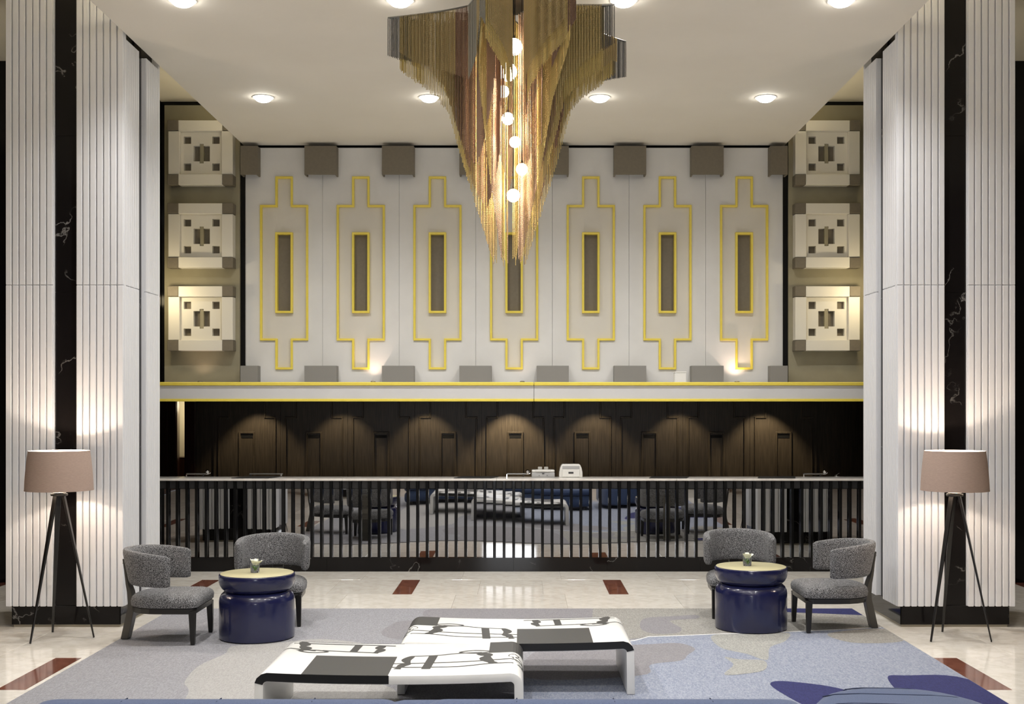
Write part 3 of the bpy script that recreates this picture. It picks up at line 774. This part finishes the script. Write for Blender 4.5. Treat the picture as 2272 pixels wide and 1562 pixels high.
for k in range(6):
    yy = .93-.2*k-.04*(k == 0); hw = .40 if yy < .55 else math.sqrt(max(0, .455**2-(yy-.55)**2))-.06
    q = []
    for j in range(13):
        x = -hw+2*hw*j/12; d = min(.455-abs(x) if yy < .55 else .455-math.hypot(x, yy-.55), .455)
        z = H_-.0 if d > .2 else (.43+(d-.09)/.11*.008 if d > .09 else .415+(d-.04)/.05*.015 if d > .04 else .39)
        q.append((x, yy-.10*x, z))
    MB().tube(q, .0035, 6).build('seam', M['seam'], t)
for sx in (-1, 1):
    for sy in (-.5, .6): bx('foot', M['legs'], sx*.3-.03, sx*.3+.03, sy-.03, sy+.03, 0, .07, t)

# ------------------------------------------------------------------ bench tables
def make_bench(label, loc, mir):
    t = thing('bench_table', label, 'bench', (loc[0], loc[1], ZO_), 0, 'pair of patterned waterfall benches')
    L, D, H, T, R = .785, .46, .35, .052, .075
    sg = lambda x: -.020*(1-min(1, abs(x)/L)**2)
    outer = [(-L, 0), (-L+.004, H-R)]
    for k in range(1, 6): a = PI-k*PI/10; outer.append((-L+.004+R+R*math.cos(a), H-R+R*math.sin(a)))
    for k in range(1, 14): x = -L+R+(2*L-2*R)*k/14; outer.append((x, H+sg(x)-sg(L-R)*1))
    for k in range(0, 5): a = PI/2-k*PI/10; outer.append((L-.004-R+R*math.cos(a), H-R+R*math.sin(a)))
    outer += [(L-.004, H-R), (L, 0)]
    inner = []
    for x, z in outer:
        if z <= H-R+1e-6: inner.append((x+T if x < 0 else x-T, z))
        elif abs(x) > L-R-1e-6:
            cx_ = (-L+.004+R) if x < 0 else (L-.004-R); cz = H-R
            d = Vector((x-cx_, z-cz)); d = d.normalized()*max(R-T, .01); inner.append((cx_+d.x, cz+d.y))
        else: inner.append((x, z-T))
    n_ = len(outer)
    rings = [[(x, y, z) for x, z in outer]+[(x, y, z) for x, z in inner[::-1]] for y in (-D, D)]
    # legs and top are one bent shell
    m_ = MB(); b0 = 0
    m_.v = [p for r_ in rings for p in r_]; N = 2*n_
    for i in range(n_-1):
        m_.f.append((i, i+1, N-2-i, N-1-i)); m_.f.append((N+i, N+N-1-i, N+N-2-i, N+i+1))
    for j in range(N):
        k = (j+1) % N; m_.f.append((j, N+j, N+k, k))
    if mir: m_.v = [(-x, y, z) for x, y, z in m_.v]
    m_.build('shell', M['benchw'], t, bevel=.004, segs=2, smooth=True)
    fx = -1 if mir else 1
    # height over the outer profile for prints
    def surf(x):
        ax = abs(x)
        if ax <= L-R: return x, H+sg(x)-sg(L-R)
        a = min((ax-(L-R))/R, 1.35); q = PI/2-a
        return (math.copysign(L-.004-R+R*math.cos(q), x), H-R+R*math.sin(q))
    def P3(x, y, e=.0012):
        X, Z = surf(x); return (fx*X, y, Z+e) if abs(x) <= L-R else (fx*(X+math.copysign(e, x)), y, Z+e*.5)
    # black edge band: half of the near edge, half of the far edge
    def band(x0, x1, ys):
        b_ = MB(); rg = []
        for k in range(25):
            x = x0+(x1-x0)*k/24; X, Z = surf(x); d = T-.004
            if abs(x) <= L-R: X2, Z2 = X, Z-d
            else:
                cx_ = math.copysign(L-.004-R, x); v = Vector((X-cx_, Z-(H-R))).normalized()*max(R-d, .012); X2, Z2 = cx_+v.x, H-R+v.y
            rg.append([(fx*X, ys-.0015, Z+.001), (fx*X, ys+.0015, Z+.001), (fx*X2, ys+.0015, Z2), (fx*X2, ys-.0015, Z2)])
        b_.loft(rg).build('edge_band', M['benchb'], t)
    band(-L-.03, -.0, -D-.001); band(-.68, .0, D+.001)
    def rect(x0, x1, y0, y1):
        b_ = MB(); n2 = 14; up = [P3(x0+(x1-x0)*k/n2, y1) for k in range(n2+1)]; dn = [P3(x0+(x1-x0)*k/n2, y0) for k in range(n2+1)]
        b_.v = up+dn; b_.f = [(k, k+1, n2+2+k, n2+1+k) for k in range(n2)]
        b_.build('printed_block', M['benchk'], t)
    rect(-.51, -.005, -.458, .06); rect(.565, L+.05, .13, .458)
    def stroke(pts, wd, closed=False):
        Q = []; N2 = len(pts); seg = N2 if closed else N2-1
        for i in range(seg):
            g = lambda k: Vector(pts[k % N2]) if closed else Vector(pts[max(0, min(N2-1, k))])
            p0, p1, p2, p3 = g(i-1), g(i), g(i+1), g(i+2)
            for j in range(6):
                u = j/6; Q.append(.5*((2*p1)+(-p0+p2)*u+(2*p0-5*p1+4*p2-p3)*u*u+(-p0+3*p1-3*p2+p3)*u*u*u))
        Q.append(Vector(pts[0] if closed else pts[-1]))
        b_ = MB()
        for i, q in enumerate(Q):
            d = (Q[min(i+1, len(Q)-1)]-Q[max(i-1, 0)]); d.normalize(); nn = Vector((-d.y, d.x)); f = i/(len(Q)-1)
            ww = wd if not isinstance(wd, tuple) else wd[0]+(wd[1]-wd[0])*abs(math.sin(f*PI*2.2))
            for s2 in (-1, 1):
                v = q+nn*(s2*ww/2); b_.v.append(P3(max(-L-.06, min(L+.06, v.x)), max(-.458, min(.458, v.y)), .0016))
        b_.f = [(2*i, 2*i+1, 2*i+3, 2*i+2) for i in range(len(Q)-1)]
        b_.build('printed_stroke', M['benchk'], t)
    o6 = lambda pts: [(x, y-.06) for x, y in pts]
    V_ = (.03, .06); Th = .018
    stroke(o6([(-.67, .51), (-.64, .44), (-.64, .37), (-.61, .31), (-.64, .24)]), (.035, .075))
    stroke(o6([(-.72, .47), (-.3, .47), (-.05, .45)]), Th); stroke(o6([(-.78, .32), (-.63, .28), (-.54, .25)]), Th)
    stroke(o6([(-.64, .24), (-.55, .275), (-.46, .235), (-.55, .195)]), Th, True)
    stroke(o6([(-.29, .48), (-.30, .25)]), .05); stroke(o6([(-.50, .27), (-.3, .25), (-.15, .23)]), .016)
    stroke(o6([(-.13, .46), (-.15, .37), (-.13, .32), (-.16, .22)]), V_)
    stroke(o6([(-.005, -.08), (.3, -.06), (.49, -.04), (.71, -.01), (.82, -.06)]), Th)
    stroke(o6([(-.005, -.18), (.38, -.18), (.59, -.12), (.82, -.13)]), Th)
    stroke(o6([(.22, .14), (.2, -.23)]), .055); stroke(o6([(.08, .13), (.24, .15), (.38, .2), (.52, .21)]), .016)
    stroke(o6([(.09, .13), (.06, .02), (.08, -.08), (.05, -.13), (.03, -.23)]), V_)
    stroke(o6([(.38, .23), (.47, .275), (.58, .23), (.48, .19)]), Th, True)
    stroke(o6([(.5, .18), (.56, .12), (.55, .02), (.60, -.11)]), (.04, .08))
    stroke(o6([(.75, .13), (.72, .07), (.76, 0), (.80, -.13)]), (.03, .07))
    return t
make_bench('white bench printed with charcoal strokes, the nearer one at the left', (-.672, 7.265), False)
make_bench('white bench printed with charcoal strokes, the farther one at the right', (.062, 8.190), True)

# ------------------------------------------------------------------ lounge chairs
def make_chair(label, loc, rz):
    t = thing('lounge_chair', label, 'chair', (loc[0], loc[1], ZO_), rz, 'grey tweed lounge chairs')
    if 'c' not in colm:
        parts = []
        def plan(ins, z, n=11):
            out = []; hx, y0, y1 = .305-ins, -.295+ins, .30-ins; rc = .06
            for k in range(5): a = PI+k*PI/8; out.append((-hx+rc+rc*math.cos(a), y0+rc+rc*math.sin(a), z))
            for k in range(5): a = 1.5*PI+k*PI/8; out.append((hx-rc+rc*math.cos(a), y0+rc+rc*math.sin(a), z))
            for k in range(n+1):
                a = k*PI/n; c, s_ = math.cos(a), math.sin(a); out.append((hx*math.copysign(abs(c)**.8, c), -.02+(y1+.02)*abs(s_)**.85, z))
            return out
        parts.append(('seat_cushion', MB().loft([plan(.03, .285), plan(.004, .295), plan(0, .33), plan(.006, .355), plan(.025, .375), plan(.06, .388), plan(.12, .397), plan(.2, .402)]).mesh('seat_cushion', M['tweed'], smooth=True)))
        parts.append(('seat_rail', MB().loft([plan(.016, .245), plan(.012, .286)]).mesh('seat_rail', M['legs'])))
        # barrel back
        rings = []; fm = math.radians(112); NN = 36
        for i in range(NN+1):
            f = -1+2*i/NN; ph = f*fm
            zt = .752-.05*abs(f)**2.2; zb = .455+.012*(1-abs(f)); sh = 1.0
            e = max(0, (abs(f)-.93)/.07); th = .036*(math.sqrt(max(0, 1-e*e))*.85+.15)
            ez = .012*e*e; ring = []
            for k in range(16):
                a = 2*PI*k/16; ca, sa = math.cos(a), math.sin(a)
                u = math.copysign(abs(ca)**.55, ca)*th; v = math.copysign(abs(sa)**.35, sa)
                z = (zt+zb)/2+v*((zt-zb)/2-ez)
                lean = (z-.6)*.20*(max(.15, math.cos(ph*.8)))
                Rx, Ry = .292+u+lean*.5, .285+u+lean
                if abs(ph) <= PI/2: p = (Rx*math.sin(ph), .03+Ry*math.cos(ph), z)
                else: p = (math.copysign(Rx, ph), .03-(abs(ph)-PI/2)*.30, z)
                ring.append(p)
            rings.append(ring)
        parts.append(('backrest', MB().loft(rings).mesh('backrest', M['tweed'], smooth=True)))
        for sx in (-1, 1):
            m_ = MB().bar((sx*.262, -.255, .27), (sx*.268, -.262, .001), .052, .052, .034, .034)
            parts.append(('front_leg', m_.mesh('front_leg', M['legs'], bevel=.003)))
        pl_ = [(.366, .655, .012), (.348, .56, .016), (.330, .45, .022), (.305, .385, .036), (.285, .30, .05), (.282, .25, .056), (.305, .13, .06), (.335, .0015, .058)]
        m_ = MB().loft([[(sx*.048, y+dy, z) for sx, dy in ((-1, 0), (1, 0), (1, th_), (-1, th_))] for y, z, th_ in pl_])
        parts.append(('rear_leg', m_.mesh('rear_leg', M['legm'], bevel=.002)))
        for z_, y_ in ((.62, .361), (.49, .341)):
            for sx in (-1, 1):
                m_ = MB().lathe([(.0001, 0), (.006, 0), (.005, .004), (.0001, .004)], 8)
                m_.v = [(x+sx*.03, y_+.016+z, z_+y) for x, y, z in m_.v]; parts.append(('screw', m_.mesh('screw', M['chrome'])))
        colm['c'] = parts
    for n_, me in colm['c']: link(n_, me, t)
    return t
make_chair('grey tweed lounge chair left of the left blue table, facing right', (-2.79, 9.63), PI/2)
make_chair('grey tweed lounge chair behind the left blue table, facing the camera', (-2.115, 10.40), .06)
make_chair('grey tweed lounge chair behind the right blue table, facing the camera', (2.10, 10.78), -.03)
make_chair('grey tweed lounge chair right of the right blue table, facing left', (2.77, 10.12), -PI/2)

# ------------------------------------------------------------------ blue drum tables with roses
def make_table(label, loc):
    t = thing('drum_table', label, 'table', (loc[0], loc[1], ZO_), 0, 'navy drum tables')
    if 't' not in colm:
        lo = [(.0001, 0), (.296, 0), (.304, .006), (.306, .02), (.306, .31), (.302, .335), (.29, .36), (.268, .38), (.245, .388), (.0001, .388)]
        up = [(.0001, .385), (.25, .385), (.262, .392), (.285, .41), (.302, .44), (.309, .47), (.310, .508), (.307, .522), (.298, .527), (.0001, .526)]
        colm['t'] = (MB().lathe(lo, 64).mesh('drum', M['navy'], smooth=True), MB().lathe(up, 64).mesh('upper_disc', M['navy'], smooth=True),
                     MB().lathe([(.0001, .526), (.297, .526), (.2975, .529), (.296, .530), (.0001, .530)], 64).mesh('table_top', M['gold'], smooth=True))
    for n_, me in zip(('drum', 'upper_disc', 'table_top'), colm['t']): link(n_, me, t)
make_table('navy drum table with a pale gold top, left one', (-2.09, 9.69))
make_table('navy drum table with a pale gold top, right one', (2.073, 10.1))
def make_vase(label, loc, rz):
    t = thing('rose_tumbler', label, 'vase', (loc[0], loc[1], ZO_+.530), rz, 'glass tumblers with white roses')
    MB().lathe([(.0001, .0005), (.034, .0005), (.036, .004), (.040, .085), (.038, .086), (.034, .012), (.0001, .012)], 28).build('glass', M['glass'], t, smooth=True)
    rnd = random.Random(5 if rz else 9)
    MB().lathe([(.0001, .07), (.014, .073), (.020, .085), (.019, .102), (.010, .112), (.0001, .113)], 14).build('bud', M['petal'], t, (.004, 0, 0), smooth=True)
    for k in range(9):
        a = k*2.4; lv = k % 3; r0 = .012+.006*lv; b_ = MB(); R_ = []
        for i in range(5):
            u = i/4; row = []
            for j in range(5):
                v = (j-2)/2; aa = a+v*(.75-.25*u); rr_ = r0+.012*math.sin(u*1.6)+.010*u*u*lv
                row.append((.004+rr_*math.cos(aa), rr_*math.sin(aa), .068+u*(.044-.006*lv)-abs(v)**2*.006))
            R_.append(row)
        b_.loft(R_, cap=False, closed=False).build('petal', M['petal'], t, smooth=True, fix=False)
    MB().tube([(.004, 0, .014), (.002, .004, .045), (.004, 0, .072)], .003, 6).build('stem', M['leaf'], t)
    for k, (a, z0, ln, up) in enumerate(((.4, .03, .03, .03), (2.2, .035, .034, .025), (3.9, .03, .03, .035), (5.2, .02, .03, .03), (2.9, .085, .045, .03))):
        R_ = []
        for i in range(6):
            u = i/5; wd = .011*math.sin(PI*min(u+.08, 1)); c_, s_ = math.cos(a), math.sin(a)
            R_.append([(c_*ln*u-s_*wd*v, s_*ln*u+c_*wd*v, z0+up*u-.006*abs(v)) for v in (-1, 0, 1)])
        MB().loft(R_, cap=False, closed=False).build('leaf', M['petal' if k == 4 else 'leaf'], t, smooth=True, fix=False)
make_vase('glass tumbler with a white rose on the left blue table', (-2.11, 9.70), .0)
make_vase('glass tumbler with a white rose on the right blue table', (2.045, 10.12), 1.1)

# ------------------------------------------------------------------ tripod floor lamps
def make_lamp(label, loc, rz, lean):
    t = thing('floor_lamp', label, 'floor lamp', (loc[0], loc[1], 0), rz, 'tripod floor lamps')
    for k in range(3):
        a = -PI/2+PI/3+k*2*PI/3
        p = (.035*math.cos(a), .035*math.sin(a), 1.188); q = (.285*math.cos(a), .285*math.sin(a), .003)
        side = (-math.sin(a), math.cos(a), 0)
        MB().bar(p, q, .046, .018, .016, .010, side).build('leg', M['legs'], t, bevel=.002)
    MB().lathe([(.0001, 1.180), (.065, 1.180), (.068, 1.186), (.068, 1.196), (.0001, 1.2)], 28).build('hub', M['legs'], t, smooth=True)
    MB().lathe([(.0001, 1.2), (.03, 1.2), (.055, 1.203), (.055, 1.206), (.0001, 1.207)], 24).build('plate', M['chrome'], t)
    MB().lathe([(.0001, 1.205), (.012, 1.205), (.012, 1.32), (.0001, 1.32)], 12).build('stem', M['chrome'], t)
    z0, z1, r0, r1 = 1.225, 1.553, .270, .241
    pr = lambda dr: [(r0+(r1-r0)*f-dr+.008*math.sin(f*PI)*.6, z0+(z1-z0)*f) for f in [k/8 for k in range(9)]]
    sh = MB().lathe(pr(0), 56).build('lamp_shade', M['shade'], t, smooth=True, fix=False)
    MB().lathe(pr(.003), 56).build('lining', M['shade_in'], sh, smooth=True, fix=False)
    MB().lathe([(r1-.003, z1), (r1+.001, z1), (r1+.001, z1-.006)], 56).build('rim_tape', M['shade'], sh, smooth=True)
    MB().lathe([(r0-.003, z0), (r0+.001, z0), (r0+.001, z0+.006)], 56).build('rim_tape', M['shade'], sh, smooth=True)
    sp = MB()
    for k in range(3):
        a = k*2*PI/3+.4; sp.tube([(0, 0, 1.30), (.245*math.cos(a), .245*math.sin(a), 1.30)], .003, 6)
    sp.build('spider', M['chrome'], sh)
    MB().lathe([(.032*math.sin(a*PI/10)+.0001, 1.36-.036*math.cos(a*PI/10)) for a in range(11)], 16).build('bulb', M['bulb'], t, smooth=True)
    lamp('POINT', 'floor_lamp_light', (loc[0], loc[1], 1.40), LAMP_W, (1, .80, .62), shadow_soft_size=.035)
make_lamp('tripod floor lamp with a taupe drum shade before the left column', (-3.735, 9.71), math.radians(32), 0)
make_lamp('tripod floor lamp with a taupe drum shade before the right column', (3.675, 9.68), 0.0, 0)
